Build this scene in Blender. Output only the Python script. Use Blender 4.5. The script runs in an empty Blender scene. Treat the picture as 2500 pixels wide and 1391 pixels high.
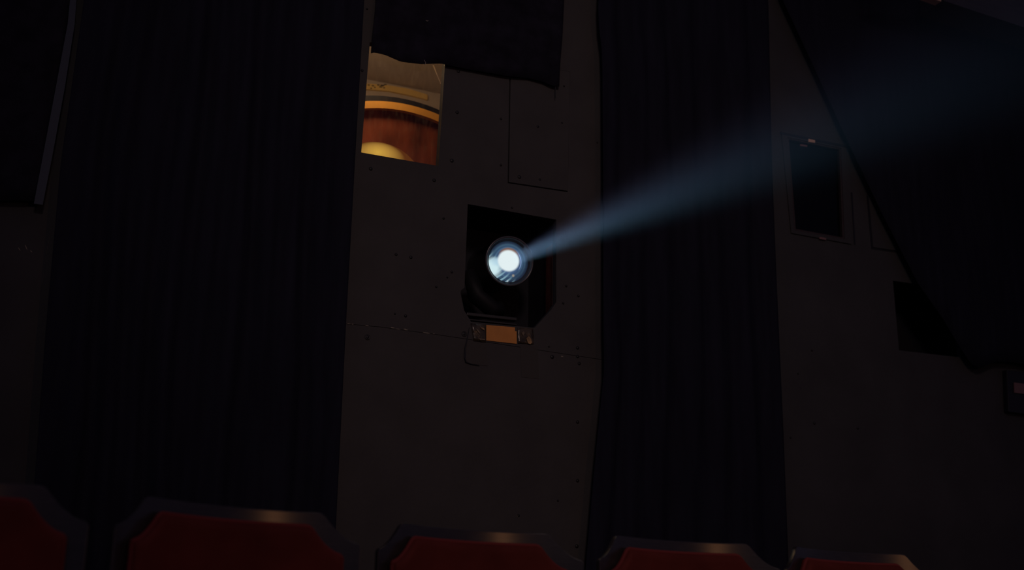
import bpy, bmesh, math, random
from mathutils import Vector, Matrix
from mathutils.geometry import tessellate_polygon
random.seed(7)
SC = bpy.context.scene
COL = SC.collection
R = math.radians

# ---------------------------------------------------------------- camera
FPX, PITCH, ROLL, CAMZ = 3000.0, R(17.0), R(0.8), 0.65
cF = Vector((0, math.cos(PITCH), math.sin(PITCH)))
r0 = Vector((1, 0, 0)); u0 = Vector((0, -math.sin(PITCH), math.cos(PITCH)))
cR = r0 * math.cos(ROLL) + u0 * math.sin(ROLL)
cU = u0 * math.cos(ROLL) - r0 * math.sin(ROLL)
CAM = Vector((0, 0, CAMZ))
cd = bpy.data.cameras.new('camera')
cam = bpy.data.objects.new('camera', cd); COL.objects.link(cam)
M = Matrix((cR, cU, -cF)).transposed().to_4x4(); M.translation = CAM
cam.matrix_world = M
cd.sensor_width = 36.0; cd.lens = 36.0 * FPX / 2500.0
cd.clip_start = 0.05; cd.clip_end = 100
cd.dof.use_dof = True; cd.dof.focus_distance = 4.35; cd.dof.aperture_fstop = 2.4
SC.camera = cam

# ---------------------------------------------------------------- exposure, ambient
SC.view_settings.view_transform = 'Standard'
SC.view_settings.look = 'None'
SC.view_settings.exposure = 0.0
SC.view_settings.gamma = 1.0
SC.view_settings.use_curve_mapping = False
wd = bpy.data.worlds.new('World'); SC.world = wd; wd.use_nodes = True
bg = wd.node_tree.nodes['Background']
bg.inputs[0].default_value = (0.50, 0.46, 0.88, 1); bg.inputs[1].default_value = 0.065

# ---------------------------------------------------------------- the rear wall's frame: u along it, d into it, z up
YAW = R(23.0)
WO = Vector((0, 4.6, 0))
WU = Vector((math.cos(YAW), math.sin(YAW), 0)); WD = Vector((-math.sin(YAW), math.cos(YAW), 0))

def ray(x, y):
    return (cF + cR * ((x - 1250.0) / FPX) + cU * ((695.5 - y) / FPX)).normalized()

def at(x, y, d=0.0):
    """the point of the wall's plane at depth d that lies behind a point of the photograph, as (u, z)"""
    v = ray(x, y)
    t = (WO + WD * d - CAM).dot(WD) / v.dot(WD)
    p = CAM + v * t - WO
    return (p.dot(WU), p.z)

def W(u, d, z):
    return WO + WU * u + WD * d + Vector((0, 0, z))

# ---------------------------------------------------------------- room lights
def light(name, kind, loc, aim, energy, col, **kw):
    l = bpy.data.lights.new(name, kind); l.energy = energy; l.color = col
    for k, v in kw.items(): setattr(l, k, v)
    o = bpy.data.objects.new(name, l); COL.objects.link(o)
    o.location = loc
    o.rotation_euler = (Vector(aim) - Vector(loc)).to_track_quat('-Z', 'Y').to_euler()
    return o

# unseen warm fill spot, added to brighten the middle of the rear wall
light('wall_fill', 'SPOT', (0.9, -3.2, 4.3), W(0.20, 0, 2.3), 290.0, (1.0, 0.73, 0.67), spot_size=R(38), spot_blend=1.0, shadow_soft_size=0.5)
# warm lamp on the side wall of the hall, to the right of the seats
light('side_lamp', 'AREA', (3.9, -2.4, 1.55), (0.2, 3.1, 0.95), 12.0, (1.0, 0.43, 0.18), shape='RECTANGLE', size=0.22, size_y=0.9)

# ---------------------------------------------------------------- materials
def mat(name, col, rough=0.7, spec=0.3, metal=0.0, noise=None, bump=None, sheen=0.0, sheen_col=None, coat=0.0):
    m = bpy.data.materials.new(name); m.use_nodes = True
    nt = m.node_tree; b = nt.nodes['Principled BSDF']
    b.inputs['Base Color'].default_value = (*col, 1)
    b.inputs['Roughness'].default_value = rough
    b.inputs['Specular IOR Level'].default_value = spec
    b.inputs['Metallic'].default_value = metal
    b.inputs['Coat Weight'].default_value = coat
    if sheen:
        b.inputs['Sheen Weight'].default_value = sheen
        b.inputs['Sheen Roughness'].default_value = 0.45
        b.inputs['Sheen Tint'].default_value = (*(sheen_col or col), 1)
    tc = nt.nodes.new('ShaderNodeTexCoord')
    if noise:
        sc, amt, stretch = noise
        mp = nt.nodes.new('ShaderNodeMapping'); mp.inputs['Scale'].default_value = stretch
        nt.links.new(tc.outputs['Object'], mp.inputs[0])
        n = nt.nodes.new('ShaderNodeTexNoise'); n.inputs['Scale'].default_value = sc; n.inputs['Detail'].default_value = 6
        nt.links.new(mp.outputs[0], n.inputs['Vector'])
        rp = nt.nodes.new('ShaderNodeValToRGB')
        rp.color_ramp.elements[0].position = 0.3; rp.color_ramp.elements[1].position = 0.7
        rp.color_ramp.elements[0].color = (*[c * (1 - amt) for c in col], 1)
        rp.color_ramp.elements[1].color = (*[min(1, c * (1 + amt)) for c in col], 1)
        nt.links.new(n.outputs[0], rp.inputs[0]); nt.links.new(rp.outputs[0], b.inputs['Base Color'])
    if bump:
        sc, st = bump
        n2 = nt.nodes.new('ShaderNodeTexNoise'); n2.inputs['Scale'].default_value = sc; n2.inputs['Detail'].default_value = 4
        nt.links.new(tc.outputs['Object'], n2.inputs['Vector'])
        bp = nt.nodes.new('ShaderNodeBump'); bp.inputs['Strength'].default_value = st; bp.inputs['Distance'].default_value = 0.01
        nt.links.new(n2.outputs[0], bp.inputs['Height']); nt.links.new(bp.outputs[0], b.inputs['Normal'])
    return m

def emit_mat(name, col, strength):
    m = bpy.data.materials.new(name); m.use_nodes = True
    nt = m.node_tree; nt.nodes.clear()
    e = nt.nodes.new('ShaderNodeEmission'); o = nt.nodes.new('ShaderNodeOutputMaterial')
    e.inputs[0].default_value = (*col, 1); e.inputs[1].default_value = strength
    nt.links.new(e.outputs[0], o.inputs[0])
    return m

def glass_mat(name, tint, gloss, gcol=(1, 1, 1), smudge=0.0, rough=0.05):
    """thin pane: mostly clear, a little mirror, and a film of dust that catches light"""
    m = bpy.data.materials.new(name); m.use_nodes = True
    nt = m.node_tree; nt.nodes.clear()
    o = nt.nodes.new('ShaderNodeOutputMaterial')
    t = nt.nodes.new('ShaderNodeBsdfTransparent'); t.inputs[0].default_value = (*tint, 1)
    g = nt.nodes.new('ShaderNodeBsdfGlossy'); g.inputs[0].default_value = (*gcol, 1); g.inputs['Roughness'].default_value = rough
    mx = nt.nodes.new('ShaderNodeMixShader'); mx.inputs[0].default_value = gloss
    nt.links.new(t.outputs[0], mx.inputs[1]); nt.links.new(g.outputs[0], mx.inputs[2])
    last = mx.outputs[0]
    if smudge:
        tc = nt.nodes.new('ShaderNodeTexCoord')
        mp = nt.nodes.new('ShaderNodeMapping'); mp.inputs['Scale'].default_value = (30, 1, 9)
        nt.links.new(tc.outputs['Object'], mp.inputs[0])
        n = nt.nodes.new('ShaderNodeTexNoise'); n.inputs['Scale'].default_value = 2.2; n.inputs['Detail'].default_value = 5
        nt.links.new(mp.outputs[0], n.inputs['Vector'])
        rp = nt.nodes.new('ShaderNodeMapRange'); rp.inputs[1].default_value = 0.48; rp.inputs[2].default_value = 0.78
        rp.inputs[3].default_value = 0.0; rp.inputs[4].default_value = smudge
        nt.links.new(n.outputs[0], rp.inputs[0])
        tr = nt.nodes.new('ShaderNodeBsdfTranslucent'); tr.inputs[0].default_value = (0.75, 0.72, 0.66, 1)
        m2 = nt.nodes.new('ShaderNodeMixShader')
        nt.links.new(rp.outputs[0], m2.inputs[0]); nt.links.new(last, m2.inputs[1]); nt.links.new(tr.outputs[0], m2.inputs[2])
        last = m2.outputs[0]
    nt.links.new(last, o.inputs[0])
    return m

PAINT = mat('panel_paint', (0.050, 0.047, 0.046), 0.75, 0.12, noise=(5.0, 0.10, (1, 1, 1)), bump=(60, 0.12))
PAINT2 = mat('wall_paint', (0.041, 0.041, 0.043), 0.8, 0.1, noise=(4.0, 0.12, (1, 1, 1)), bump=(50, 0.15))
VELVET_BLACK = mat('black_drape', (0.0138, 0.0142, 0.0232), 0.95, 0.0, noise=(30, 0.15, (1, 1, 0.1)))
CLOTH_BLACK = mat('black_cloth', (0.012, 0.011, 0.018), 0.9, 0.05, noise=(14, 0.35, (1, 1, 1)), bump=(9, 0.4))
BLACK = mat('matt_black', (0.011, 0.011, 0.016), 0.6, 0.25)
BLACK_METAL = mat('black_metal', (0.012, 0.012, 0.014), 0.35, 0.5)
SCREW = mat('dark_screw', (0.010, 0.010, 0.010), 0.5, 0.35)
GREY_TAPE = mat('grey_metal', (0.034, 0.042, 0.062), 0.6, 0.2)
CARD = mat('orange_card', (0.56, 0.225, 0.05), 0.6, 0.3, noise=(14, 0.12, (1, 1, 1)))
TAPE = mat('cellulose_tape', (0.055, 0.044, 0.028), 0.22, 0.6, noise=(60, 0.4, (1, 1, 1)))
TAPE_BRIGHT = mat('crinkled_tape', (0.050, 0.038, 0.024), 0.25, 0.4, noise=(20, 0.95, (1, 1, 1)), bump=(22, 0.6))
TAPE_FLAT = mat('faded_tape', (0.049, 0.045, 0.042), 0.75, 0.12)
FIBRE = mat('pale_fibre', (0.30, 0.26, 0.22), 0.8, 0.2)
PIPING = mat('red_piping', (0.20, 0.038, 0.034), 0.8, 0.08, sheen=0.3, sheen_col=(0.6, 0.06, 0.03))
VELVET_RED = mat('red_velvet', (0.130, 0.027, 0.020), 0.9, 0.03, noise=(7, 0.25, (1, 1, 1)), sheen=0.30, sheen_col=(0.6, 0.06, 0.03))
LAMINATE = mat('brown_laminate', (0.032, 0.028, 0.025), 0.28, 0.5, noise=(25, 0.25, (1, 1, 14)))
IRON = mat('dark_iron', (0.02, 0.02, 0.022), 0.5, 0.4)
FLOOR = mat('dark_carpet', (0.02, 0.014, 0.014), 0.95, 0.0, noise=(40, 0.4, (1, 1, 1)))
BEIGE = mat('booth_beige', (0.54, 0.47, 0.43), 0.9, 0.1, noise=(3, 0.08, (1, 1, 1)))
YELLOW = mat('yellow_strip', (0.80, 0.56, 0.20), 0.6, 0.2)
INK = mat('dark_ink', (0.05, 0.04, 0.03), 0.8, 0.1)
ORANGE = mat('orange_rim', (0.85, 0.42, 0.08), 0.5, 0.3)
REDFACE = mat('red_face', (0.26, 0.060, 0.024), 0.55, 0.25, noise=(9, 0.55, (1, 1, 0.4)))
SCRATCH = mat('scratched_glass', (0.5, 0.42, 0.34), 0.8, 0.1)
SCRATCH.node_tree.nodes['Principled BSDF'].inputs['Transmission Weight'].default_value = 0.9
WOOD = mat('pale_wood', (0.55, 0.36, 0.24), 0.6, 0.2, noise=(8, 0.15, (1, 8, 8)))
WOOD_DARK = mat('stained_wood', (0.032, 0.022, 0.020), 0.5, 0.3, noise=(10, 0.2, (1, 1, 8)))
REDPLATE = mat('dull_red_plate', (0.16, 0.085, 0.08), 0.5, 0.3)
GLASS_1 = glass_mat('booth_glass', (0.96, 0.95, 0.93), 0.015, smudge=0.035)
GLASS_2 = glass_mat('dark_glass', (0.5, 0.5, 0.5), 0.015, rough=0.12)

# ---------------------------------------------------------------- builders
def link(o):
    COL.objects.link(o); return o

def tag(o, label=None, cat=None, group=None, kind=None):
    if label: o['label'] = label
    if cat: o['category'] = cat
    if group: o['group'] = group
    if kind: o['kind'] = kind
    return o

def make(name, verts, faces, m, base=(0, 0, 0), parent=None, smooth=False, frame='wall', bevel=0.0):
    """one mesh object; verts in the wall's (u, d, z) or in world axes; base is where its origin stands"""
    b = Vector(base)
    me = bpy.data.meshes.new(name)
    me.from_pydata([Vector(v) - b for v in verts], [], faces)
    me.validate(); 
    bm = bmesh.new(); bm.from_mesh(me); bmesh.ops.recalc_face_normals(bm, faces=bm.faces); bm.to_mesh(me); bm.free()
    me.materials.append(m)
    if smooth:
        for p in me.polygons: p.use_smooth = True
    o = link(bpy.data.objects.new(name, me))
    if parent is not None:
        o.parent = parent
    elif frame == 'wall':
        o.location = W(*b); o.rotation_euler = (0, 0, YAW)
    else:
        o.location = b
    if bevel:
        md = o.modifiers.new('bevel', 'BEVEL'); md.width = bevel; md.segments = 2; md.limit_method = 'ANGLE'
    return o

def empty(name, base, frame='wall', rz=0.0):
    o = link(bpy.data.objects.new(name, None)); o.empty_display_size = 0.1
    if frame == 'wall':
        o.location = W(*base); o.rotation_euler = (0, 0, YAW)
    else:
        o.location = base; o.rotation_euler = (0, 0, rz)
    return o

def slab(loops, d0, d1):
    """verts, faces of a plate with holes: loops of (u, z), the first the outline; from depth d0 to d1"""
    pts = [p for l in loops for p in l]
    n = len(pts)
    tris = tessellate_polygon([[Vector((p[0], p[1], 0)) for p in l] for l in loops])
    verts = [(p[0], d0, p[1]) for p in pts] + [(p[0], d1, p[1]) for p in pts]
    faces = [tuple(t) for t in tris] + [tuple(i + n for i in reversed(t)) for t in tris]
    k = 0
    for l in loops:
        for i in range(len(l)):
            a, b = k + i, k + (i + 1) % len(l)
            faces.append((a, b, b + n, a + n))
        k += len(l)
    return verts, faces

def px(pts, d=0.0):
    return [at(x, y, d) for x, y in pts]

def tube(path, rad, seg=10, cap=True):
    """verts, faces of a round bar along points"""
    P = [Vector(p) for p in path]; vs, fs = [], []
    for i, p in enumerate(P):
        t = (P[min(i + 1, len(P) - 1)] - P[max(i - 1, 0)]).normalized()
        a = t.orthogonal().normalized() if abs(t.z) > 0.9 else t.cross(Vector((0, 0, 1))).normalized()
        b = t.cross(a)
        rr = rad[i] if isinstance(rad, (list, tuple)) else rad
        for k in range(seg):
            q = 2 * math.pi * k / seg
            vs.append(p + a * (rr * math.cos(q)) + b * (rr * math.sin(q)))
    for i in range(len(P) - 1):
        for k in range(seg):
            fs.append((i * seg + k, i * seg + (k + 1) % seg, (i + 1) * seg + (k + 1) % seg, (i + 1) * seg + k))
    if cap:
        fs.append(tuple(range(seg))); fs.append(tuple((len(P) - 1) * seg + k for k in range(seg)))
    return vs, fs

def lathe(profile, seg=72, closed=False):
    """profile of (radius, height) about local z"""
    vs, fs = [], []
    n = len(profile)
    for r, h in profile:
        for k in range(seg):
            q = 2 * math.pi * k / seg
            vs.append((r * math.cos(q), r * math.sin(q), h))
    m = n if closed else n - 1
    for i in range(m):
        j = (i + 1) % n
        for k in range(seg):
            fs.append((i * seg + k, i * seg + (k + 1) % seg, j * seg + (k + 1) % seg, j * seg + k))
    return vs, fs

def interp(poly, y):
    """x on a polyline of (x, y) with rising y"""
    for (x0, y0), (x1, y1) in zip(poly, poly[1:]):
        if y <= y1:
            return x0 + (x1 - x0) * (y - y0) / (y1 - y0)
    return poly[-1][0]

# ================================================================ THE SETTING
FW = -0.012   # front face of the boards nailed on the wall
win1 = px([(903, 103), (1088, 128), (1070.5, 405), (882, 372)], FW)
port = px([(1142, 498), (1200, 508), (1290, 524), (1358, 536), (1358, 738), (1345, 757), (1305, 800), (1230, 793), (1150, 785),
           (1133, 757), (1124, 712), (1127, 707), (1134, 702)], FW)
win2 = px([(1913, 326), (2067, 357), (2068, 590), (1934, 565)], 0)
port2 = px([(2180, 685), (2330, 706), (2345, 872), (2195, 855)], 0)
hatch_hole = px([(1244, 150), (1392, 175), (1386, 469), (1239, 447)], FW)

v, f = slab([[(-5.0, 0), (6.5, 0), (6.5, 4.3), (-5.0, 4.3)], win1, port, win2, port2], 0.0, 0.022)
wall = make('wall_back', v, f, PAINT2); tag(wall, 'dark painted rear wall of the hall', None, None, 'structure')

# two boards between the drapes, the upper one with the window and the projection port
seam = px([(845, 790), (925, 797), (1060, 815), (1180, 833), (1330, 856), (1475, 878)], FW)
ul = at(830, -330, FW); 
uL, uR = at(842, 790, FW)[0] - 0.06, at(1478, 880, FW)[0] + 0.06
zl = seam[0][1] + 0.012; zr = seam[-1][1] - 0.006
upper = [(uL, 4.3), (uL, zl)] + seam + [(uR, zr), (uR, 4.3)]
v, f = slab([upper, win1, port, hatch_hole], FW, -0.0005)
panel_up = make('wall_panel', v, f, PAINT); tag(panel_up, 'brown painted upper board with lit window and projection port', None, None, 'structure')
g = 0.0017
lower = [(uL, zl - g)] + [(a, b - g) for a, b in seam] + [(uR, zr - g), (uR, 0.0), (uL, 0.0)]
v, f = slab([lower], FW, -0.0005)
panel_lo = make('wall_panel', v, f, PAINT); tag(panel_lo, 'plain brown painted lower board behind the seats', None, None, 'structure')

# floor
v = [(-6, -4, 0), (7, -4, 0), (7, 9, 0), (-6, 9, 0), (-6, -4, -0.1), (7, -4, -0.1), (7, 9, -0.1), (-6, 9, -0.1)]
f = [(0, 1, 2, 3), (4, 7, 6, 5), (0, 4, 5, 1), (1, 5, 6, 2), (2, 6, 7, 3), (3, 7, 4, 0)]
tag(make('floor', v, f, FLOOR, frame='world'), 'dark carpeted floor', None, None, 'structure')

# pale chips along the seam of the two boards
CHIP = mat('chipped_plaster', (0.22, 0.19, 0.15), 0.9, 0.1)
def chip(x0, y0, x1, y1, th, par=panel_up, d=FW):
    n = 5; top, bot = [], []
    for i in range(n + 1):
        t = i / n; x = x0 + (x1 - x0) * t; y = y0 + (y1 - y0) * t
        w = th * (0.25 + math.sin(math.pi * t)) * random.uniform(0.5, 1.0)
        top.append((x, y - w / 2)); bot.append((x, y + w / 2))
    v, f = slab([px(top + bot[::-1], d)], d - 0.0012, d - 0.0002)
    make('paint_chip', v, f, CHIP, parent=par)
for c in [(846, 789, 856, 791, 2.0), (858, 791, 863, 791.5, 2.4), (892, 794.5, 900, 796, 2.4), (953, 799, 963, 801, 3), (964, 802, 978, 804, 1.6),
          (985, 803, 996, 806, 4), (1032, 811, 1050, 814, 2.2), (1057, 814, 1061, 815, 2)]:
    chip(*c)
for c in [(1369, 869.5, 1375, 870.5, 3.0), (1262, 1256, 1264, 1262, 2.0)]:
    chip(*c, par=panel_lo)

# screws, each a dome on a washer
def screw(x, y, r, par, d=FW, ring=False):
    (u, z) = at(x, y, d); rr = r * 4.75 / FPX
    prof = [(rr, 0.0), (rr, 0.0012), (rr * 0.75, 0.0032), (rr * 0.3, 0.0042), (0.0001, 0.0042)]
    if ring:
        prof = [(rr * 1.7, 0.0), (rr * 1.7, 0.0015), (rr * 1.35, 0.0022), (rr * 1.1, 0.0015)] + prof[1:]
    vs, fs = lathe(prof, 14)
    vs = [(u + a, d - h, z + b) for a, b, h in vs]
    make('screw', vs, fs, SCREW, parent=par, smooth=True)
for x, y, r in [(905, 412, 4.5), (1060, 440, 4.5), (1116, 274, 4.5), (1103, 392, 5), (1119, 174, 4.5), (1223, 290, 3.2), (1223, 403, 3.2),
                (1458, 348, 2.2), (884, 172, 3.5), (896, 22, 2.6), (1083, 533, 3), (1250, 507, 2.6), (967, 621, 3.6), (1003, 628, 4),
                (1103, 664, 3.2), (1092, 677, 2.2), (1065, 700, 2.8), (964, 766, 2.4), (990, 771, 3.6), (1382, 698, 3.2), (1375, 740, 3),
                (1377, 210, 2.4), (1412, 722, 3.4)]:
    screw(x, y, r, panel_up)
screw(1133, 815, 4.0, panel_up, ring=True)
for x, y, r in [(1348, 871, 5.0), (1410, 849, 4.2), (1410, 870, 4.2), (1414, 887, 4.2), (1410, 1030, 4.2), (1410, 1173, 4.2), (1266, 1258, 3.2),
                (1362, 1222, 2.4), (1408, 1333, 4.6), (1340, 846, 2.2)]:
    screw(x, y, r, panel_lo)
screw(897, 823, 4.0, panel_lo, ring=True)
for x, y, r in [(1982, 855, 3), (1988, 1033, 3.8), (2094, 1045, 3.4), (1930, 1068, 2.6), (1948, 912, 2.4)]:
    screw(x, y, r, wall, 0.0)
# scuffs on the bare wall at the far left
for c in [(44, 604, 50, 612, 3), (61, 598, 67, 611, 5), (74, 612, 79, 616, 3), (123, 570, 112, 625, 1.4), (110, 640, 102, 705, 1.2)]:
    chip(*c, par=wall, d=0.0)

# hatch in the upper board: a dark gap at its left and lower edge
b = at(1312, 460, FW)
hz = empty('access_hatch', (b[0], FW, b[1]))
tag(hz, 'flush brown hatch cover set into the wall panel under the black cloth', 'hatch')
hp = px([(1247.6, 150), (1392, 175), (1386, 465.5), (1242.6, 444)], FW)
v, f = slab([hp], FW + 0.001, -0.0005); make('cover', v, f, PAINT, (b[0], FW, b[1]), parent=hz)
for x, y, r in [(1313, 309, 3.2), (1318, 438, 3), (1268, 432, 4.8), (1372, 300, 2.2)]:
    (u, z) = at(x, y, FW + .001); rr = r * 4.75 / FPX
    vs, fs = lathe([(rr, 0.0), (rr, 0.0012), (rr * 0.75, 0.0030), (0.0001, 0.0038)], 14)
    make('screw', [(u + p, FW + .001 - h, z + q) for p, q, h in vs], fs, SCREW, (b[0], FW, b[1]), parent=hz, smooth=True)

# ---------------------------------------------------------------- booth behind the wall
DB = 1.25
bu0, bu1, bz0, bz1 = -1.15, 0.42, 1.2, 3.45
def quad_box(u0, u1, d0, d1, z0, z1):
    vs = [(u0, d0, z0), (u1, d0, z0), (u1, d1, z0), (u0, d1, z0), (u0, d0, z1), (u1, d0, z1), (u1, d1, z1), (u0, d1, z1)]
    return vs, [(0, 1, 2, 3), (4, 7, 6, 5), (0, 4, 5, 1), (1, 5, 6, 2), (2, 6, 7, 3), (3, 7, 4, 0)]
for nm, box in [('wall_booth', (bu0, bu1, DB, DB + .05, bz0, bz1)), ('wall_booth_left', (bu0 - .05, bu0, .024, DB + .05, bz0, bz1)),
                ('wall_booth_right', (bu1, bu1 + .05, .024, DB + .05, bz0, bz1)), ('ceiling_booth', (bu0 - .05, bu1 + .05, .024, DB + .05, bz1, bz1 + .05)),
                ('floor_booth', (bu0 - .05, bu1 + .05, .024, DB + .05, bz0 - .05, bz0))]:
    v, f = quad_box(*box); tag(make(nm, v, f, BEIGE), None, None, None, 'structure')
# dark lining behind the right window and port
v, f = quad_box(0.55, 3.5, 0.26, 0.30, 1.0, 4.2); tag(make('wall_recess', v, f, BLACK), None, None, None, 'structure')

# warm lamp inside the booth, above the window, lights what stands there
bl = light('booth_light', 'POINT', W(-0.50, 0.42, 3.22), W(-0.3, 0.8, 2.5), 4.2, (1.0, 0.66, 0.36), shadow_soft_size=0.06)

# yellow strip with marks along the booth's rear wall
ds = DB - 0.015
s0 = [(840, 196), (890, 203), (950, 208), (1000, 217), (1044, 231)]
s1 = [(840, 209), (890, 217), (950, 222), (1000, 232), (1044, 243)]
b = at(950, 221, ds)
v, f = slab([px(s0 + s1[::-1], ds)], ds, DB)
strip = make('wall_strip', v, f, YELLOW, (b[0], ds, b[1]))
tag(strip, 'pale yellow strip with small dark marks on the booth wall seen through the lit window', 'strip')
for x, y, w_, h_ in [(898, 206, 5, 2), (908, 208, 6, 2), (921, 206, 6, 2), (929, 207, 10, 3), (938, 205, 6, 2), (926, 211, 8, 2), (914, 212, 3, 2), (905, 214, 3, 2), (936, 213, 4, 2)]:
    v, f = slab([px([(x, y), (x + w_, y + 1), (x + w_ * .8, y + 1 + h_), (x - 1, y + h_)], ds)], ds - 0.002, ds - 0.0003)
    make('ink_mark', v, f, INK, (b[0], ds, b[1]), parent=strip)

# big red disc with an orange rim, standing in the booth
dd = 0.55
def circ3(p, q, r):
    ax, ay = p; bx, by = q; cx, cy = r
    D = 2 * (ax * (by - cy) + bx * (cy - ay) + cx * (ay - by))
    ux = ((ax**2 + ay**2) * (by - cy) + (bx**2 + by**2) * (cy - ay) + (cx**2 + cy**2) * (ay - by)) / D
    uy = ((ax**2 + ay**2) * (cx - bx) + (bx**2 + by**2) * (ax - cx) + (cx**2 + cy**2) * (bx - ax)) / D
    return ux, uy, math.hypot(ax - ux, ay - uy)
cu, cz, cr = circ3(at(890, 251, dd), at(990, 259, dd), at(1079, 289, dd))
cr2 = cr - (at(960, 253, dd)[1] - at(960, 270, dd)[1])
drum = empty('round_drum', (cu, dd, cz - cr))
tag(drum, 'big round red drum with orange rim and black edge behind the lit window', 'drum')
def ringplate(r0_, r1_, d0_, d1_, name, m, seg=160):
    vs, fs = [], []
    for rr, dq in ((r0_, d0_), (r1_, d0_), (r1_, d1_), (r0_, d1_)):
        for k in range(seg):
            q = 2 * math.pi * k / seg
            vs.append((cu + rr * math.cos(q), dq, cz + rr * math.sin(q)))
    for a in range(4):
        for k in range(seg):
            fs.append((a * seg + k, a * seg + (k + 1) % seg, ((a + 1) % 4) * seg + (k + 1) % seg, ((a + 1) % 4) * seg + k))
    return make(name, vs, fs, m, (cu, dd, cz - cr), parent=drum)
ringplate(cr2, cr, dd - 0.02, dd + 0.05, 'rim', ORANGE)
ringplate(cr, cr + 0.034, dd, dd + 0.05, 'edge_band', BLACK)
vs, fs = [], []
seg = 160
for rr, bul in ((cr2, 0.0), (cr2 * .8, -0.006), (cr2 * .4, -0.01)):
    for k in range(seg):
        q = 2 * math.pi * k / seg
        vs.append((cu + rr * math.cos(q), dd + 0.004 + bul, cz + rr * math.sin(q)))
for a in range(2):
    for k in range(seg): fs.append((a * seg + k, a * seg + (k + 1) % seg, (a + 1) * seg + (k + 1) % seg, (a + 1) * seg + k))
fs.append(tuple(2 * seg + k for k in range(seg)))
make('face', vs, fs, REDFACE, (cu, dd, cz - cr), parent=drum, smooth=True)

# glowing globe lamp low in the booth window
dl = 0.36
gu, gz, gr = circ3(at(884, 355, dl), at(936, 361, dl), at(988, 392, dl))
gl = bpy.data.materials.new('globe_glow'); gl.use_nodes = True
nt = gl.node_tree; nt.nodes.clear()
o_ = nt.nodes.new('ShaderNodeOutputMaterial'); e_ = nt.nodes.new('ShaderNodeEmission')
tc = nt.nodes.new('ShaderNodeTexCoord'); vm = nt.nodes.new('ShaderNodeVectorMath'); vm.operation = 'DISTANCE'
vr = ray(922, 371); gc = W(gu, dl, gz); oc = CAM - gc
bq = vr.dot(oc); hp_ = CAM + vr * (-bq - math.sqrt(max(0.0, bq * bq - oc.dot(oc) + gr * gr))) - gc
vm.inputs[1].default_value = (hp_.dot(WU), hp_.dot(WD), hp_.z + gr)
nt.links.new(tc.outputs['Object'], vm.inputs[0])
rp = nt.nodes.new('ShaderNodeValToRGB')
rp.color_ramp.elements[0].position = 0.0; rp.color_ramp.elements[0].color = (0.66, 0.39, 0.062, 1)
rp.color_ramp.elements[1].position = 0.12; rp.color_ramp.elements[1].color = (0.10, 0.028, 0.006, 1)
q_ = rp.color_ramp.elements.new(0.05); q_.color = (0.46, 0.25, 0.045, 1)
nt.links.new(vm.outputs['Value'], rp.inputs[0]); nt.links.new(rp.outputs[0], e_.inputs[0]); nt.links.new(e_.outputs[0], o_.inputs[0])
prof = [(0.0001, 2 * gr)] + [(gr * math.sin(R(a)), gr + gr * math.cos(R(a))) for a in range(6, 180, 6)] + [(0.0001, 0.0)]
vs, fs = lathe(prof, 64)
vs = [(gu + a, dl + b_, gz - gr + c) for a, b_, c in vs]
globe = make('globe_lamp', vs, fs, gl, (gu, dl, gz - gr), smooth=True)
tag(globe, 'glowing yellow globe lamp at the bottom of the lit booth window', 'lamp')
vs, fs = tube([(gu, dl, gz - gr + .004), (gu, dl, gz - gr - 0.05), (gu, dl, bz0)], [0.05, 0.03, 0.06], 20)
make('stand', vs, fs, BLACK_METAL, (gu, dl, gz - gr), parent=globe)

# window 1: the pane in the opening
b = at(976, 388, 0.0)
pl = px([(900.5, 100), (1090, 125), (1072, 407), (880, 370)], 0.0)
w1 = empty('window_1', (b[0], 0, b[1])); tag(w1, 'small lit booth window with smudged glass', None, None, 'structure')
in1 = [(p[0] + (q[0] - p[0]) * .0, p[1]) for p, q in zip(win1, win1)]
v, f = slab([[(a + (-0.983e-3 if i in (1, 2) else 0.983e-3), c) for i, (a, c) in enumerate(win1)]], -0.009, -0.005)
make('pane', v, f, GLASS_1, (b[0], 0, b[1]), parent=w1)
v, f = slab([px([(1054, 162), (1057, 161), (1074, 206), (1072.5, 207)], 0.0)], -0.0105, -0.0092)
make('scratch', v, f, SCRATCH, (b[0], 0, b[1]), parent=w1)

# window 2: dark glazed port in the bare wall on the right
b = at(1998, 577, 0.0)
w2 = empty('window_2', (b[0], 0, b[1])); tag(w2, 'dark glazed booth window in the right part of the wall', None, None, 'structure')
outer = px([(1906, 321), (2073, 354), (2077, 597), (1930, 570)], 0.0)
inner = px([(1925, 341), (2048, 366), (2056, 580), (1942, 559)], 0.0)
bead = px([(1921, 337), (2052, 363), (2060, 585), (1938, 563)], 0.0)
v, f = slab([outer, bead], -0.007, 0.0215); make('frame', v, f, PAINT2, (b[0], 0, b[1]), parent=w2, bevel=0.002)
v, f = slab([bead, inner], -0.004, 0.0215); make('bead', v, f, WOOD_DARK, (b[0], 0, b[1]), parent=w2, bevel=0.001)
v, f = slab([px([(1904, 322), (2070, 356), (2070, 361), (1905, 327)], -0.007)], -0.009, -0.0068); make('shadow_gap_strip', v, f, BLACK, (b[0], 0, b[1]), parent=w2)  # black strip put in as the shadow line along the frame's top edge
big = [(a + (0.001 if i in (1, 2) else -0.001), c) for i, (a, c) in enumerate(inner)]
v, f = slab([inner], 0.012, 0.016); make('pane', v, f, GLASS_2, (b[0], 0, b[1]), parent=w2)
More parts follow.
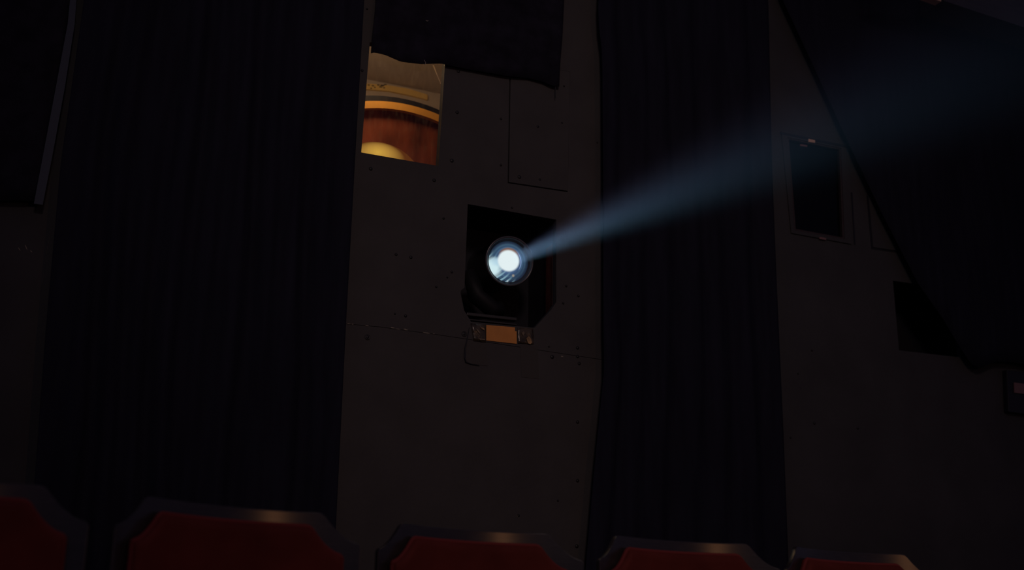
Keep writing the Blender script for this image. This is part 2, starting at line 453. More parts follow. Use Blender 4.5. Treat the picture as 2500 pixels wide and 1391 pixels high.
for (x0, y0, x1, y1) in [(1973, 339.5, 1989, 346.5), (1953, 352, 1970, 356.5), (2000, 578.5, 2016, 583.5)]:
    v, f = slab([px([(x0, y0), (x1, y0 + 3), (x1, y1 + 2.5), (x0, y1)], -0.008)], -0.011, -0.0075)
    make('glint_patch', v, f, WOOD if y0 < 345 else REDPLATE, (b[0], 0, b[1]), parent=w2)  # small patches whose colour stands in for reflected glints
v, f = slab([px([(2077, 470), (2080.5, 470), (2088, 597), (2085, 597)], 0.0)], -0.002, 0.001)
make('shadow_gap_strip', v, f, BLACK, (b[0], 0, b[1]), parent=w2)

# second hatch outline at the right
b = at(2165, 612, 0.0)
h2 = px([(2119, 480), (2290, 505), (2292, 628), (2130, 604)], 0.0)
v, f = slab([h2], -0.006, 0.0)
o = make('access_hatch', v, f, PAINT2, (b[0], 0, b[1])); tag(o, 'brown hatch cover half hidden by the slanting drape beside the dark window', 'hatch')
v, f = slab([px([(2115.5, 478), (2119.5, 479), (2130, 604), (2292, 628), (2292, 632), (2127, 607.5)], 0.0)], -0.002, 0.0)
make('gap', v, f, BLACK, (b[0], 0, b[1]), parent=o)

# ---------------------------------------------------------------- black cloths pinned on the wall
def cloth_sheet(name, left, right, ys, d, m, base, parent=None, nx=26, amp=0.006, waves=3.0, bottom=None, th=0.003, seed=0):
    """sheet between two polylines of (x, y); rows at the given photo heights; bottom(t) shifts the last rows down"""
    rnd = random.Random(seed); ph = [rnd.uniform(0, 6.28) for _ in range(4)]
    vs, fs = [], []
    ny = len(ys)
    for j, y in enumerate(ys):
        for i in range(nx + 1):
            t = i / nx
            x = interp(left, y) * (1 - t) + interp(right, y) * t
            yy = y
            if bottom: yy = y + bottom(t) * (j / (ny - 1)) ** 3
            dq = d - amp * (0.5 + 0.5 * math.sin(2 * math.pi * waves * t + ph[0] + 0.6 * math.sin(j * .7))) - amp * .5 * math.sin(j * 0.9 + 5 * t + ph[1])
            u, z = at(x, yy, d)
            vs.append((u, min(dq, d + amp * .5), z))
    for j in range(ny - 1):
        for i in range(nx):
            a = j * (nx + 1) + i; fs.append((a, a + 1, a + nx + 2, a + nx + 1))
    o = make(name, vs, fs, m, base, parent=parent, smooth=True)
    sd = o.modifiers.new('thick', 'SOLIDIFY'); sd.thickness = th; sd.offset = 0
    return o
ys = [-160 + 290 * k / 18 for k in range(19)]
prof_b = [(0.0, 2), (0.02, 0), (0.08, 6), (0.16, 21), (0.27, 28), (0.38, 27), (0.47, 35), (0.6, 46), (0.72, 56), (0.84, 60), (0.92, 70), (0.96, 80), (1.0, 82)]
def bot1(t):
    for (a, p), (c, q) in zip(prof_b, prof_b[1:]):
        if t <= c: return p + (q - p) * (t - a) / (c - a)
    return 82
b = at(1130, 160, -0.03)
clo = cloth_sheet('black_cloth', [(920, -160), (917, 0), (904, 130)], [(1378, -160), (1376, 0), (1364, 130)], ys, -0.030, CLOTH_BLACK, (b[0], -0.03, b[1]), bottom=bot1, seed=3, nx=60)
tag(clo, 'black cloth hanging over the top of the lit booth window', 'cloth')
vs, fs = tube([(at(1356, y, -.03)[0], -0.03, at(x, y, -.03)[1]) for x, y in [(1356, 204), (1357, 216), (1353, 226), (1355, 238)]], 0.0016, 8)
make('loose_thread', vs, fs, BLACK, (b[0], -0.03, b[1]), parent=clo)
for pts in ([(1036, 146), (1040, 153), (1037, 158)], [(1040, 49), (1043, 51), (1046, 50)]):
    vs, fs = tube([(at(x, y, -.045)[0], -.043, at(x, y, -.045)[1]) for x, y in pts], 0.001, 6)
    make('pale_thread', vs, fs, FIBRE, (b[0], -0.03, b[1]), parent=clo)

b = at(60, 490, -0.03)
ys = [-160 + 650 * k / 20 for k in range(21)]
c2 = cloth_sheet('black_cloth', [(-140, -160), (-260, 490)], [(196, -160), (176, 0), (94, 490)], ys, -0.030, CLOTH_BLACK, (b[0], -0.03, b[1]), bottom=lambda t: -2 + 3 * t, seed=5, nx=30)
tag(c2, 'black cloth on the bare wall at the far left beside the grey strip', 'cloth')
b = at(94, 500, -0.05)
gs = px([(176.5, -60), (190.5, -60), (182, 60), (158, 215), (127, 385), (104, 501), (82.5, 498), (104, 385), (136, 215), (165, 60)], -0.047)
v, f = slab([gs], -0.052, -0.047)
o = make('edge_strip', v, f, GREY_TAPE, (b[0], -0.047, b[1])); tag(o, 'long thin blue grey strip slanting down beside the cloth at far left', 'strip')

# ---------------------------------------------------------------- drapes
def drape(name, left, right, d, folds, amp, label, base_x, yb=1950, seed=0, zmin=0.02, m=VELVET_BLACK):
    rnd = random.Random(seed)
    ph = [rnd.uniform(0, 6.28) for _ in range(6)]
    nx, ny = int(folds * 14), 46
    top = -330
    rows = []
    vs, fs = [], []
    for j in range(ny + 1):
        y = top + (yb - top) * j / ny
        for i in range(nx + 1):
            t = i / nx
            x = interp(left, y) * (1 - t) + interp(right, y) * t
            u, z = at(x, y, d)
            s = t + 0.012 * math.sin(3.1 * z + ph[1] + 9 * t)
            ft = min(1.0, min(t, 1 - t) * 9)
            dq = -amp * (0.62 * math.sin(2 * math.pi * folds * s + ph[0]) + 0.38 * math.sin(2 * math.pi * folds * 0.57 * s + ph[2] + 0.5 * z)) * ft
            vs.append((u, d + dq, max(z, zmin)))
    for j in range(ny):
        for i in range(nx):
            a = j * (nx + 1) + i; fs.append((a, a + 1, a + nx + 2, a + nx + 1))
    b = at(base_x, yb, d)
    o = make(name, vs, fs, m, (b[0], d, zmin), smooth=True)
    sd = o.modifiers.new('thick', 'SOLIDIFY'); sd.thickness = 0.004; sd.offset = 0
    tag(o, label, 'curtain', 'black drapes along the rear wall')
    return o
drape('black_drape', [(240, -330), (205, 0), (148, 400), (112, 800), (84, 1180), (70, 1391), (30, 1950)],
      [(906, -330), (889, 0), (866, 400), (845, 780), (820, 1280), (815, 1391), (790, 1950)], -0.075, 10, 0.020,
      'wide black drape to the left of the panel with the lit window', 470, seed=1)
drape('black_drape', [(1464, -330), (1462, 0), (1457, 45), (1464, 75), (1470, 130), (1472, 400), (1473, 855), (1478, 872), (1475, 900), (1450, 1150), (1429, 1391), (1390, 1950)],
      [(1860, -330), (1875, 0), (1884, 400), (1896, 700), (1912, 1050), (1925, 1391), (1940, 1950)], -0.075, 6.5, 0.018,
      'black drape to the right of the projector behind the light beam', 1680, seed=2)

# slanting drape, gathered at its lower right
def slant():
    edge = [(1895, -330), (1905, -12), (1985, 160), (2060, 325), (2150, 515), (2240, 690), (2300, 775), (2342, 845), (2372, 890), (2392, 900)]
    low = [(2392, 900), (2432, 882), (2480, 885), (2540, 900), (2640, 930), (2760, 990)]
    d = -0.050
    nx, ny = 150, 30
    vs, fs = [], []
    free = edge + low[1:]
    # arc length along the free edge
    L = [0]
    for p, q in zip(free, free[1:]): L.append(L[-1] + math.hypot(q[0] - p[0], q[1] - p[1]))
    def along(s):
        s *= L[-1]
        for k in range(len(free) - 1):
            if s <= L[k + 1]:
                t = (s - L[k]) / (L[k + 1] - L[k]); p, q = free[k], free[k + 1]
                return p[0] + (q[0] - p[0]) * t, p[1] + (q[1] - p[1]) * t
        return free[-1]
    for i in range(nx + 1):
        s = i / nx
        x1, y1 = along(s)
        x0, y0 = 1905 + 1200 * s, -345
        for j in range(ny + 1):
            t = j / ny
            x = x1 + (x0 - x1) * t; y = y1 + (y0 - y1) * t
            u, z = at(x, y, d)
            k = 1 - 0.55 * t
            dq = 0.016 * (math.sin(46 * s + 2.2 * t) * 0.6 + 0.4 * math.sin(25 * s + 1.3)) * min(1, t * 5)
            vs.append((u, d - dq, z))
    for i in range(nx):
        for j in range(ny):
            a = i * (ny + 1) + j; fs.append((a, a + 1, a + ny + 2, a + ny + 1))
    b = at(2390, 895, d)
    o = make('black_drape', vs, fs, VELVET_BLACK, (b[0], d, b[1]), smooth=True)
    sd = o.modifiers.new('thick', 'SOLIDIFY'); sd.thickness = 0.004; sd.offset = 0
    tag(o, 'black drape drawn aside in a long slanting edge at the upper right', 'curtain', 'black drapes along the rear wall')
slant()

# box with a dull red plate at the right margin, under the slanting drape
b = at(2500, 1010, -0.02)
bx = empty('wall_box', (b[0], 0, b[1])); tag(bx, 'black box with a dull red plate at the right margin of the wall', 'box')
v, f = slab([px([(2458, 902), (2580, 918), (2588, 1022), (2462, 1005)], -0.03)], -0.03, 0.0)
make('body', v, f, BLACK, (b[0], 0, b[1]), parent=bx, bevel=0.004)
v, f = slab([px([(2474, 934), (2530, 941), (2532, 966), (2475, 959)], -0.03)], -0.036, -0.0295)
make('plate', v, f, REDPLATE, (b[0], 0, b[1]), parent=bx, bevel=0.001)

# timber batten end and the boxed bulkhead in the upper right corner
b = at(2260, 5, -0.30)
v, f = slab([px([(2120, -45), (2160, -65), (2283, -30), (2283, 13.5)], -0.30)], -0.34, -0.30)
o = make('timber_batten', v, f, WOOD, (b[0], -0.30, b[1])); tag(o, 'lit end of a pale timber batten at the top right edge', 'batten')
v, f = slab([px([(2286, -60), (2700, 20), (2700, 150), (2286, 14)], -0.28)], -0.33, -0.17)
o = make('trim_1', v, f, WOOD_DARK); tag(o, None, None, None, 'structure')

# ---------------------------------------------------------------- card and tape under the port
dT = FW - 0.0008
def plate(name, pts, th, m, label=None, cat=None, group=None, d=dT, parent=None, base=None, bev=0.0):
    lo = max(pts, key=lambda p: p[1]); b = base or (at(lo[0], lo[1], d)[0], d, at(lo[0], lo[1], d)[1])
    v, f = slab([px(pts, d)], d - th, d)
    o = make(name, v, f, m, b, parent=parent, bevel=bev)
    if label: tag(o, label, cat, group)
    return o
plate('orange_card', [(1187, 793), (1257, 799), (1257, 808), (1261, 808.5), (1261.5, 839), (1187, 831)], 0.0012, CARD,
      'small plain orange card stuck below the projection port', 'card', d=dT - 0.0016)

def crinkle(name, pts, m, label, d, seed, amp=0.006, n=6):
    """crumpled strip of tape over the four corners given clockwise from the upper left"""
    rnd = random.Random(seed)
    (x0, y0), (x1, y1), (x2, y2), (x3, y3) = pts
    vs, fs = [], []
    for j in range(n + 1):
        for i in range(n + 1):
            s, t = i / n, j / n
            x = (x0 * (1 - s) + x1 * s) * (1 - t) + (x3 * (1 - s) + x2 * s) * t
            y = (y0 * (1 - s) + y1 * s) * (1 - t) + (y3 * (1 - s) + y2 * s) * t
            u, z = at(x, y, d); vs.append((u, d - rnd.random() ** 2 * amp, z))
    for j in range(n):
        for i in range(n):
            a = j * (n + 1) + i; fs.append((a, a + 1, a + n + 2, a + n + 1))
    b = at(x3, y3, d)
    o = make(name, vs, fs, m, (b[0], d, b[1]), smooth=True)
    sd = o.modifiers.new('thick', 'SOLIDIFY'); sd.thickness = 0.0006; sd.offset = 1
    tag(o, label, 'tape', 'tape around the orange card')
    return o
crinkle('clear_tape', [(1149, 789), (1186, 793), (1186, 836), (1156, 832)], TAPE_BRIGHT, 'crumpled brown tape to the left of the orange card', dT - .001, 4)
crinkle('clear_tape', [(1263, 800), (1301, 802), (1303, 840), (1264, 838)], TAPE_BRIGHT, 'crumpled brown tape to the right of the orange card', dT - .001, 9)
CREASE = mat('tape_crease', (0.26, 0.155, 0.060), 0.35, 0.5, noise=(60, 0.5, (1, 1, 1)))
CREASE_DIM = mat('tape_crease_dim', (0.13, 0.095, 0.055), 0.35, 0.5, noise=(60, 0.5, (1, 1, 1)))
tapes = [o for o in bpy.data.objects if o.name.startswith('clear_tape')]
def crease(pts, m, par):
    d = dT - 0.0075
    bb = par.matrix_world.inverted_safe()
    b_ = Vector((0, 0, 0))
    lc = Vector(par.location) - WO
    b_ = (lc.dot(WU), lc.dot(WD), lc.z)
    v, f = slab([px(pts, d)], d - 0.0012, d)
    make('crease', v, f, m, b_, parent=par, bevel=0.0005)
crease([(1285, 826), (1291, 820), (1296, 826), (1299, 836), (1295, 840), (1289, 838)], CREASE, tapes[1])
crease([(1274, 812), (1279, 808), (1281, 813), (1277, 820)], CREASE_DIM, tapes[1])
crease([(1161, 802), (1165, 803), (1173, 812), (1171, 815)], CREASE_DIM, tapes[0])
crease([(1172, 797), (1182, 801), (1183, 806), (1176, 803)], CREASE, tapes[0])
crease([(1170, 826), (1184, 828), (1184, 830), (1171, 829)], CREASE_DIM, tapes[0])
t3 = plate('clear_tape', [(1146, 833), (1186, 838), (1190, 893), (1137, 886), (1134, 852)], 0.001, TAPE_FLAT,
           'faded tape flap hanging lower left of the orange card with a dark curled edge', 'tape', 'tape around the orange card', d=dT)
path = [(1145, 800), (1141, 822), (1135, 850), (1134, 872), (1137, 884), (1150, 889), (1170, 893)]
vs, fs = tube([(at(x, y, dT)[0], dT - 0.003, at(x, y, dT)[1]) for x, y in path], [0.001, 0.0018, 0.0032, 0.0034, 0.003, 0.002, 0.0008], 8)
lo = (1190, 893); bb = (at(*lo, dT)[0], dT, at(*lo, dT)[1])
make('curled_edge', vs, fs, BLACK, bb, parent=t3, smooth=True)
plate('clear_tape', [(1270, 842), (1312, 846), (1316, 925), (1273, 920)], 0.0006, TAPE_FLAT,
      'faded flat tape strip below the right end of the orange card', 'tape', 'tape around the orange card', d=dT)

# ================================================================ PROJECTOR
BEAM = (-WD * math.cos(0.12) + WU * math.sin(0.12) + Vector((0, 0, -0.048))).normalized()       # out of the port, a little downward
lu, lz = at(1244.5, 637, 0.02)
LENS = W(lu, 0.02, lz)
AXIS = (BEAM * 0.6 + (CAM - LENS).normalized() * 0.4).normalized()
LQ = AXIS.to_track_quat('Z', 'Y')
proj = empty('film_projector', (lu, 0.40, bz0)); tag(proj, 'film projector with a glowing round lens inside the black port', 'projector')
PB = (lu, 0.40, bz0)
def lens_part(name, prof, m, smooth=True, seg=96, offs=0.0, parent=proj, close_center=False):
    vs, fs = lathe(prof, seg)
    if close_center: fs.append(tuple((len(prof) - 1) * seg + k for k in range(seg)))
    out = []
    for v_ in vs:
        p = LENS + LQ @ Vector(v_) - WO
        out.append((p.dot(WU), p.dot(WD), p.z))
    return make(name, out, fs, m, PB, parent=parent, smooth=smooth)
RO = 0.1005
RIM = mat('lens_rim_metal', (0.045, 0.045, 0.055), 0.28, 0.6)
lens_part('lens_barrel', [(RO - .004, -0.40), (RO - .004, -0.012), (RO, -0.010), (RO, -0.002), (RO - .003, 0.0), (RO - .0065, -0.001), (RO - .010, -0.006),
                          (RO - .011, -0.013), (RO - .018, -0.015), (RO - .0185, -0.020), (RO - .021, -0.022), (RO - .022, -0.03), (RO - .03, -0.05), (RO - .03, -0.4)], RIM)

# the lit front element
def mth(nt, op, a, b=None, c=None):
    n = nt.nodes.new('ShaderNodeMath'); n.operation = op
    for i, x in enumerate((a, b, c)):
        if x is None: continue
        if isinstance(x, (int, float)): n.inputs[i].default_value = x
        else: nt.links.new(x, n.inputs[i])
    return n.outputs[0]
def sstep(nt, x, a, b):
    n = nt.nodes.new('ShaderNodeMapRange'); n.interpolation_type = 'SMOOTHSTEP'
    n.inputs[1].default_value = a; n.inputs[2].default_value = b; n.inputs[3].default_value = 0; n.inputs[4].default_value = 1
    nt.links.new(x, n.inputs[0]); return n.outputs[0]
def mixc(nt, fac, a, b):
    n = nt.nodes.new('ShaderNodeMix'); n.data_type = 'RGBA'; n.clamp_factor = True
    if isinstance(fac, (int, float)): n.inputs[0].default_value = fac
    else: nt.links.new(fac, n.inputs[0])
    for k, x in ((6, a), (7, b)):
        if isinstance(x, tuple): n.inputs[k].default_value = (*x, 1)
        else: nt.links.new(x, n.inputs[k])
    return n.outputs[2]
RE = RO - 0.018
lit = bpy.data.materials.new('lit_lens'); lit.use_nodes = True
nt = lit.node_tree; nt.nodes.clear()
out = nt.nodes.new('ShaderNodeOutputMaterial'); em = nt.nodes.new('ShaderNodeEmission')
tc = nt.nodes.new('ShaderNodeTexCoord'); sp = nt.nodes.new('ShaderNodeSeparateXYZ'); nt.links.new(tc.outputs['Object'], sp.inputs[0])
lb = (LENS - WO); lx, lzz = lb.dot(WU) - PB[0], lb.z - PB[2]
X = mth(nt, 'DIVIDE', mth(nt, 'SUBTRACT', sp.outputs[0], lx), RE)       # across the glass, -1..1
Y = mth(nt, 'DIVIDE', mth(nt, 'SUBTRACT', sp.outputs[2], lzz), RE)
def dist(cx, cy, kx=1.0, ky=1.0):
    a = mth(nt, 'MULTIPLY', mth(nt, 'SUBTRACT', X, cx), kx); b_ = mth(nt, 'MULTIPLY', mth(nt, 'SUBTRACT', Y, cy), ky)
    return mth(nt, 'SQRT', mth(nt, 'ADD', mth(nt, 'MULTIPLY', a, a), mth(nt, 'MULTIPLY', b_, b_)))
rad = dist(0, 0)
ramp = nt.nodes.new('ShaderNodeValToRGB'); nt.links.new(rad, ramp.inputs[0])
els = ramp.color_ramp.elements
els[0].position = 0.0; els[0].color = (0.10, 0.19, 0.36, 1)
els[1].position = 1.0; els[1].color = (0.009, 0.017, 0.030, 1)
for p_, c_ in [(0.52, (0.060, 0.115, 0.235)), (0.63, (0.045, 0.085, 0.170)), (0.70, (0.060, 0.125, 0.210)), (0.76, (0.032, 0.066, 0.130)), (0.84, (0.045, 0.095, 0.150)), (0.92, (0.020, 0.036, 0.070))]:
    e = els.new(p_); e.color = (*c_, 1)
base = ramp.outputs[0]
# darker towards the upper rim and lower right
base = mixc(nt, mth(nt, 'MULTIPLY', sstep(nt, mth(nt, 'SUBTRACT', mth(nt, 'MULTIPLY', X, 0.55), mth(nt, 'MULTIPLY', Y, 0.6)), 0.25, 0.85), 0.65), base, (0.012, 0.018, 0.040))
# curved streaks of inner reflections, lower left
ang = dist(-1.25, 0.55)
st = mth(nt, 'SINE', mth(nt, 'MULTIPLY', ang, 30.0))
strk = mth(nt, 'MULTIPLY', sstep(nt, st, -0.2, 1.0), sstep(nt, mth(nt, 'ADD', mth(nt, 'MULTIPLY', X, -0.75), mth(nt, 'MULTIPLY', Y, -0.75)), 0.15, 0.75))
base = mixc(nt, mth(nt, 'MULTIPLY', strk, 0.8), base, (0.25, 0.43, 0.52))
# bright flare at the left rim, reaching to the core
fl = mth(nt, 'SUBTRACT', 1.0, sstep(nt, dist(-0.80, -0.36, 1.0, 1.0), 0.22, 0.62))
base = mixc(nt, fl, base, (0.62, 0.82, 0.86))
fl2 = mth(nt, 'SUBTRACT', 1.0, sstep(nt, dist(-0.52, -0.05, 0.9, 1.5), 0.10, 0.45))
base = mixc(nt, mth(nt, 'MULTIPLY', fl2, 0.8), base, (0.45, 0.66, 0.78))
# thin bright arc right of the core
arc = mth(nt, 'SUBTRACT', 1.0, sstep(nt, mth(nt, 'ABSOLUTE', mth(nt, 'SUBTRACT', dist(-0.02, 0.02), 0.655)), 0.0, 0.04))
arc = mth(nt, 'MULTIPLY', arc, sstep(nt, mth(nt, 'ADD', X, mth(nt, 'MULTIPLY', Y, 0.2)), 0.42, 0.66))
base = mixc(nt, mth(nt, 'MULTIPLY', arc, 0.9), base, (0.28, 0.40, 0.70))
# warm fringe and the burning core
fr = mth(nt, 'SUBTRACT', 1.0, sstep(nt, dist(0.0, 0.10), 0.53, 0.63))
base = mixc(nt, mth(nt, 'MULTIPLY', fr, sstep(nt, Y, 0.25, 0.55)), base, (0.22, 0.12, 0.09))
core = mth(nt, 'SUBTRACT', 1.0, sstep(nt, dist(0.0, 0.06, 1.0, 1.05), 0.46, 0.60))
base = mixc(nt, core, base, (0.76, 0.86, 0.88))
# two little glints
for gx, gy, gr_, gc in [(0.05, -0.90, 0.045, (0.45, 0.5, 0.55)), (0.30, -0.62, 0.075, (0.30, 0.27, 0.22))]:
    base = mixc(nt, mth(nt, 'SUBTRACT', 1.0, sstep(nt, dist(gx, gy), 0.2 * gr_, 1.3 * gr_)), base, gc)
nt.links.new(base, em.inputs[0]); em.inputs[1].default_value = 1.0
nt.links.new(em.outputs[0], out.inputs[0])
lens_part('front_element', [(RE, -0.018), (RE * .9, -0.0165), (RE * .7, -0.0145), (RE * .45, -0.0125), (RE * .2, -0.0115), (0.0004, -0.011)], lit)
pu = [p[0] for p in port]; pz = [p[1] for p in port]
hu0, hu1, hz0, hz1 = min(pu) - .02, max(pu) + .02, min(pz) - .02, max(pz) + .02
# body of the projector, a dark case round the barrel that closes the port from behind
v, f = quad_box(min(lu - 0.19, hu0 - 0.03), max(lu + 0.21, hu1 + 0.03), 0.298, 0.505, bz0, max(lz + 0.26, hz1 + 0.03))
make('case', v, f, BLACK, PB, parent=proj, bevel=0.02)
CASE = mat('black_hood', (0.016, 0.015, 0.022), 0.5, 0.3)
loop0 = [(hu0, hz0), (hu1, hz0), (hu1, hz1), (hu0, hz1)]
loop1 = [(hu0 + .004, hz0 + .004), (hu1 - .004, hz0 + .004), (hu1 - .004, hz1 - .004), (hu0 + .004, hz1 - .004)]
v, f = slab([loop0, loop1], 0.0235, 0.305); make('hood', v, f, CASE, PB, parent=proj)  # shroud added to keep booth light from leaking into the port
# bearing shelf bars that show in the lower part of the port
for (ya, yb_) in ((762, 771), (777, 782)):
    p0 = at(1140, ya, 0.03); p1 = at(1262, ya + 13, 0.03); h = 0.012 if ya < 770 else 0.006
    vs = [(p0[0], 0.03, p0[1]), (p1[0], 0.03, p1[1]), (p1[0], 0.06, p1[1]), (p0[0], 0.06, p0[1])]
    vs += [(a, b_, c - h) for a, b_, c in vs]
    make('shelf_bar', vs, [(0, 1, 2, 3), (4, 7, 6, 5), (0, 4, 5, 1), (1, 5, 6, 2), (2, 6, 7, 3), (3, 7, 4, 0)], mat('bar_metal', (0.03, 0.028, 0.028), 0.5, 0.3), PB, parent=proj, bevel=0.002)
# red stained board lining the right side of the port
LINER = mat('red_liner', (0.075, 0.022, 0.018), 0.6, 0.3, noise=(18, 0.8, (1, 1, 0.4)))
pr0 = at(1358, 590, FW); pr1 = at(1358, 738, FW)
v, f = quad_box(pr0[0] - 0.001, pr0[0] + 0.014, 0.0235, 0.085, pr1[1] - 0.05, pr0[1])
make('liner_board', v, f, LINER, PB, parent=proj)
# curved casting below the barrel
vs, fs = tube([(lu - 0.13, 0.12, lz - 0.03), (lu - 0.10, 0.12, lz - 0.13), (lu - 0.03, 0.12, lz - 0.175), (lu + .01, 0.12, lz - 0.17)], [0.03, 0.036, 0.036, 0.03], 18)
make('casting', vs, fs, mat('casting_black', (0.0075, 0.0075, 0.009), 0.6, 0.2), PB, parent=proj, smooth=True)

# ---------------------------------------------------------------- light of the projector and the haze it shows in
lt = bpy.data.lights.new('projector_beam', 'SPOT'); lt.energy = 340.0; lt.spot_size = R(26); lt.spot_blend = 0.3; lt.shadow_soft_size = 0.028
lo = bpy.data.objects.new('projector_beam', lt); COL.objects.link(lo)
lo.location = LENS + BEAM * 0.034
upv = Vector((0, 0, 1)); zx = -BEAM; xx = upv.cross(zx).normalized(); yy = zx.cross(xx)
mr = Matrix((xx, yy, zx)).transposed().to_4x4(); mr.translation = lo.location; lo.matrix_world = mr
lt.use_nodes = True
nt = lt.node_tree; em = nt.nodes['Emission']
tc = nt.nodes.new('ShaderNodeTexCoord'); sp = nt.nodes.new('ShaderNodeSeparateXYZ'); nt.links.new(tc.outputs['Normal'], sp.inputs[0])
az = mth(nt, 'ABSOLUTE', sp.outputs[2])
GX = mth(nt, 'DIVIDE', sp.outputs[0], az); GY = mth(nt, 'DIVIDE', sp.outputs[1], az)
HX, HY = 0.100, 0.098
ex = mth(nt, 'SUBTRACT', 1.0, sstep(nt, mth(nt, 'ABSOLUTE', GX), HX * 0.55, HX))
ey = mth(nt, 'MULTIPLY', sstep(nt, GY, -HY, -HY * 0.35), mth(nt, 'SUBTRACT', 1.0, sstep(nt, GY, -HY * 0.50, HY * 1.25)))
cmb = nt.nodes.new('ShaderNodeCombineXYZ')
nt.links.new(mth(nt, 'MULTIPLY', GX, 60.0), cmb.inputs[0]); nt.links.new(mth(nt, 'MULTIPLY', GY, 60.0), cmb.inputs[1])
nz = nt.nodes.new('ShaderNodeTexNoise'); nz.inputs['Scale'].default_value = 1.6; nz.inputs['Detail'].default_value = 5
nt.links.new(cmb.outputs[0], nz.inputs['Vector'])
nf = nt.nodes.new('ShaderNodeMapRange'); nf.inputs[1].default_value = 0.3; nf.inputs[2].default_value = 0.7; nf.inputs[3].default_value = 0.65; nf.inputs[4].default_value = 1.35
nt.links.new(nz.outputs[0], nf.inputs[0])
tint = nt.nodes.new('ShaderNodeValToRGB')
mr_ = nt.nodes.new('ShaderNodeMapRange'); mr_.inputs[1].default_value = -HY; mr_.inputs[2].default_value = HY; nt.links.new(GY, mr_.inputs[0]); nt.links.new(mr_.outputs[0], tint.inputs[0])
te = tint.color_ramp.elements
te[0].position = 0.0; te[0].color = (0.20, 0.60, 0.72, 1)
te[1].position = 1.0; te[1].color = (0.62, 0.58, 0.95, 1)
x_ = te.new(0.3); x_.color = (0.34, 0.64, 1.0, 1)
x_ = te.new(0.6); x_.color = (0.38, 0.57, 0.98, 1)
nt.links.new(tint.outputs[0], em.inputs[0])
nt.links.new(mth(nt, 'MULTIPLY', mth(nt, 'MULTIPLY', ex, ey), nf.outputs[0]), em.inputs[1])

# haze in the path of the light
hm = bpy.data.materials.new('haze'); hm.use_nodes = True
nt = hm.node_tree; nt.nodes.clear()
out = nt.nodes.new('ShaderNodeOutputMaterial'); vsn = nt.nodes.new('ShaderNodeVolumeScatter')
vsn.inputs['Color'].default_value = (0.92, 0.96, 1.0, 1); vsn.inputs['Density'].default_value = 0.066; vsn.inputs['Anisotropy'].default_value = 0.855
nt.links.new(vsn.outputs[0], out.inputs['Volume'])
vs = []
LEN = 5.2
for s, k in ((0.012, 1.0), (LEN, 1.0)):
    for a, c in ((-1, -1), (1, -1), (1, 1), (-1, 1)):
        w_ = 0.036 + HX * s; h_ = 0.036 + HY * s * (1.0 if c < 0 else 1.2)
        p = LENS + BEAM * s + xx * (a * w_) + yy * (c * h_)
        vs.append(p)
hz = make('haze', vs, [(0, 1, 2, 3), (4, 7, 6, 5), (0, 4, 5, 1), (1, 5, 6, 2), (2, 6, 7, 3), (3, 7, 4, 0)], hm, LENS, frame='world')
tag(hz, 'blue beam of projector light spreading through haze to the upper right', 'light beam', None, 'stuff')

# ================================================================ SEATS
HT = 0.952
def ogee(x, flat, half, top, drop, r=0.012):
    """upper outline of a seat back: flat middle, hollow shoulders, then straight down"""
    a = abs(x)
    if a <= flat - r: return top
    if a <= flat:
        t = (a - flat + r) / r; return top - 0.006 * t * t
    t = min(1.0, (a - flat) / (half - flat))
    s = 1 - (1 - t) ** 1.9
    z = top - 0.006 - (drop - 0.012) * (0.88 * s + 0.12 * t)
    if t > 0.9: z -= 0.006 * ((t - 0.9) / 0.1) ** 2
    return z
CV = 1.17
def shell(half, flat, top, drop, zb, yf, yb, puff=0.0, nx=72, nz=28):
    """curved upholstered or plywood back: front face, back face and rim"""
    xs = []
    for i in range(nx + 1):
        t = -1 + 2 * i / nx
        xs.append(half * math.copysign(1 - (1 - abs(t)) ** 1.35, t))
    vs, fs = [], []
    for side in (0, 1):
        for x in xs:
            zt = ogee(x, flat, half, top, drop)
            for j in range(nz + 1):
                q = j / nz; q = 1 - (1 - q) ** 1.6
                z = zb + (zt - zb) * q
                y = -CV * x * x + (yf if side == 0 else yb)
                if side == 0 and puff:
                    e = min((zt - z), (half - abs(x)) * 0.9)
                    e = max(0.0, min(1.0, e / 0.022)); y += puff * (1 - math.sqrt(max(0, 1 - (1 - e) ** 2)))
                vs.append((x, y, z))
    n1 = (nx + 1) * (nz + 1)
    def idx(s, i, j): return s * n1 + i * (nz + 1) + j
    for i in range(nx):
        for j in range(nz):
            fs.append((idx(0, i, j), idx(0, i + 1, j), idx(0, i + 1, j + 1), idx(0, i, j + 1)))
            fs.append((idx(1, i, j), idx(1, i, j + 1), idx(1, i + 1, j + 1), idx(1, i + 1, j)))
        fs.append((idx(0, i, nz), idx(0, i + 1, nz), idx(1, i + 1, nz), idx(1, i, nz)))
        fs.append((idx(0, i, 0), idx(1, i, 0), idx(1, i + 1, 0), idx(0, i + 1, 0)))
    for j in range(nz):
        fs.append((idx(0, 0, j), idx(0, 0, j + 1), idx(1, 0, j + 1), idx(1, 0, j)))
        fs.append((idx(0, nx, j), idx(1, nx, j), idx(1, nx, j + 1), idx(0, nx, j + 1)))
    return vs, fs

def lbox(x0, x1, y0, y1, z0, z1):
    vs = [(x0, y0, z0), (x1, y0, z0), (x1, y1, z0), (x0, y1, z0), (x0, y0, z1), (x1, y0, z1), (x1, y1, z1), (x0, y1, z1)]
    return vs, [(0, 3, 2, 1), (4, 5, 6, 7), (0, 1, 5, 4), (1, 2, 6, 5), (2, 3, 7, 6), (3, 0, 4, 7)]

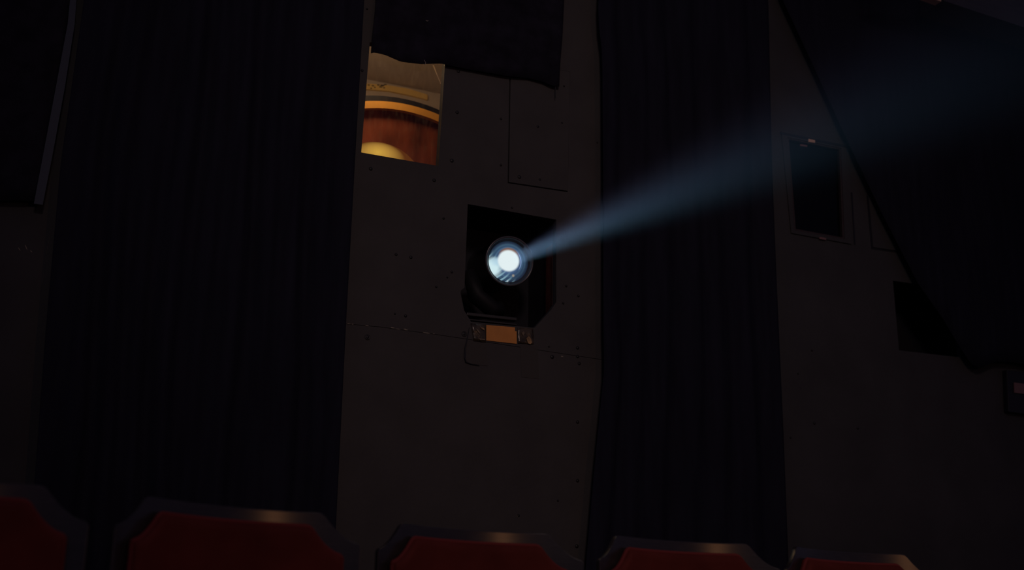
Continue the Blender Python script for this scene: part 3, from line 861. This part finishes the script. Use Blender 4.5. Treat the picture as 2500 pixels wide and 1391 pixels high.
seat0 = empty('cinema_seat', (0, 0, 0), 'world')
vs, fs = shell(0.275, 0.2045, HT, 0.070, 0.42, 0.0, 0.018)
make('back_shell', vs, fs, LAMINATE, parent=seat0, smooth=True, bevel=0.003)
vs, fs = shell(0.2352, 0.1736, HT - 0.0314, 0.066, 0.50, -0.036, 0.001, puff=0.026)
make('back_cushion', vs, fs, VELVET_RED, parent=seat0, smooth=True)
pth = []
for i in range(-60, 61):
    t = i / 60; x = 0.2345 * math.copysign(1 - (1 - abs(t)) ** 1.35, t)
    pth.append((x, -CV * x * x - 0.012, ogee(x, 0.1736, 0.2352, HT - 0.0314, 0.066) - 0.001))
x = 0.2345; y = -CV * x * x - 0.012
pth = [(-x, y, 0.51), (-x, y, 0.7)] + pth + [(x, y, 0.7), (x, y, 0.51)]
vs, fs = tube(pth, 0.0055, 8); make('piping', vs, fs, PIPING, parent=seat0, smooth=True)
# tipped-up seat pad
vs, fs = lbox(-0.215, 0.215, -0.20, -0.105, 0.36, 0.74)
make('seat_pad', vs, fs, VELVET_RED, parent=seat0, bevel=0.03)
for s in (-1, 1):
    vs, fs = lbox(s * 0.240 - 0.012, s * 0.240 + 0.012, -0.38, -0.072, 0.60, 0.635)
    make('armrest', vs, fs, LAMINATE, parent=seat0, bevel=0.008)
    vs, fs = lbox(s * 0.240 - 0.010, s * 0.240 + 0.010, -0.28, -0.068, 0.0, 0.60)
    make('leg', vs, fs, IRON, parent=seat0, bevel=0.004)
seats = [(-1.044, 2.206, 44.0, 'red velvet cinema seat cut off by the left edge, in front of the bare wall'),
         (-0.588, 2.606, 39.2, 'largest red velvet cinema seat, in front of the wide black drape'),
         (-0.096, 3.023, 29.7, 'red velvet cinema seat straight below the projector, in front of the painted panel'),
         (0.427, 3.228, 26.6, 'red velvet cinema seat in front of the black drape right of the projector'),
         (0.920, 3.469, 29.5, 'rightmost red velvet cinema seat with a lit corner, below the dark window')]
kids = list(seat0.children)
for i, (x, y, a, lab) in enumerate(seats):
    if i == 0: o = seat0
    else:
        o = seat0.copy(); COL.objects.link(o)
        for k in kids:
            c = k.copy(); COL.objects.link(c); c.parent = o
    o.location = (x, y, 0); o.rotation_euler = (0, 0, R(a))
    tag(o, lab, 'seat', 'row of red cinema seats')
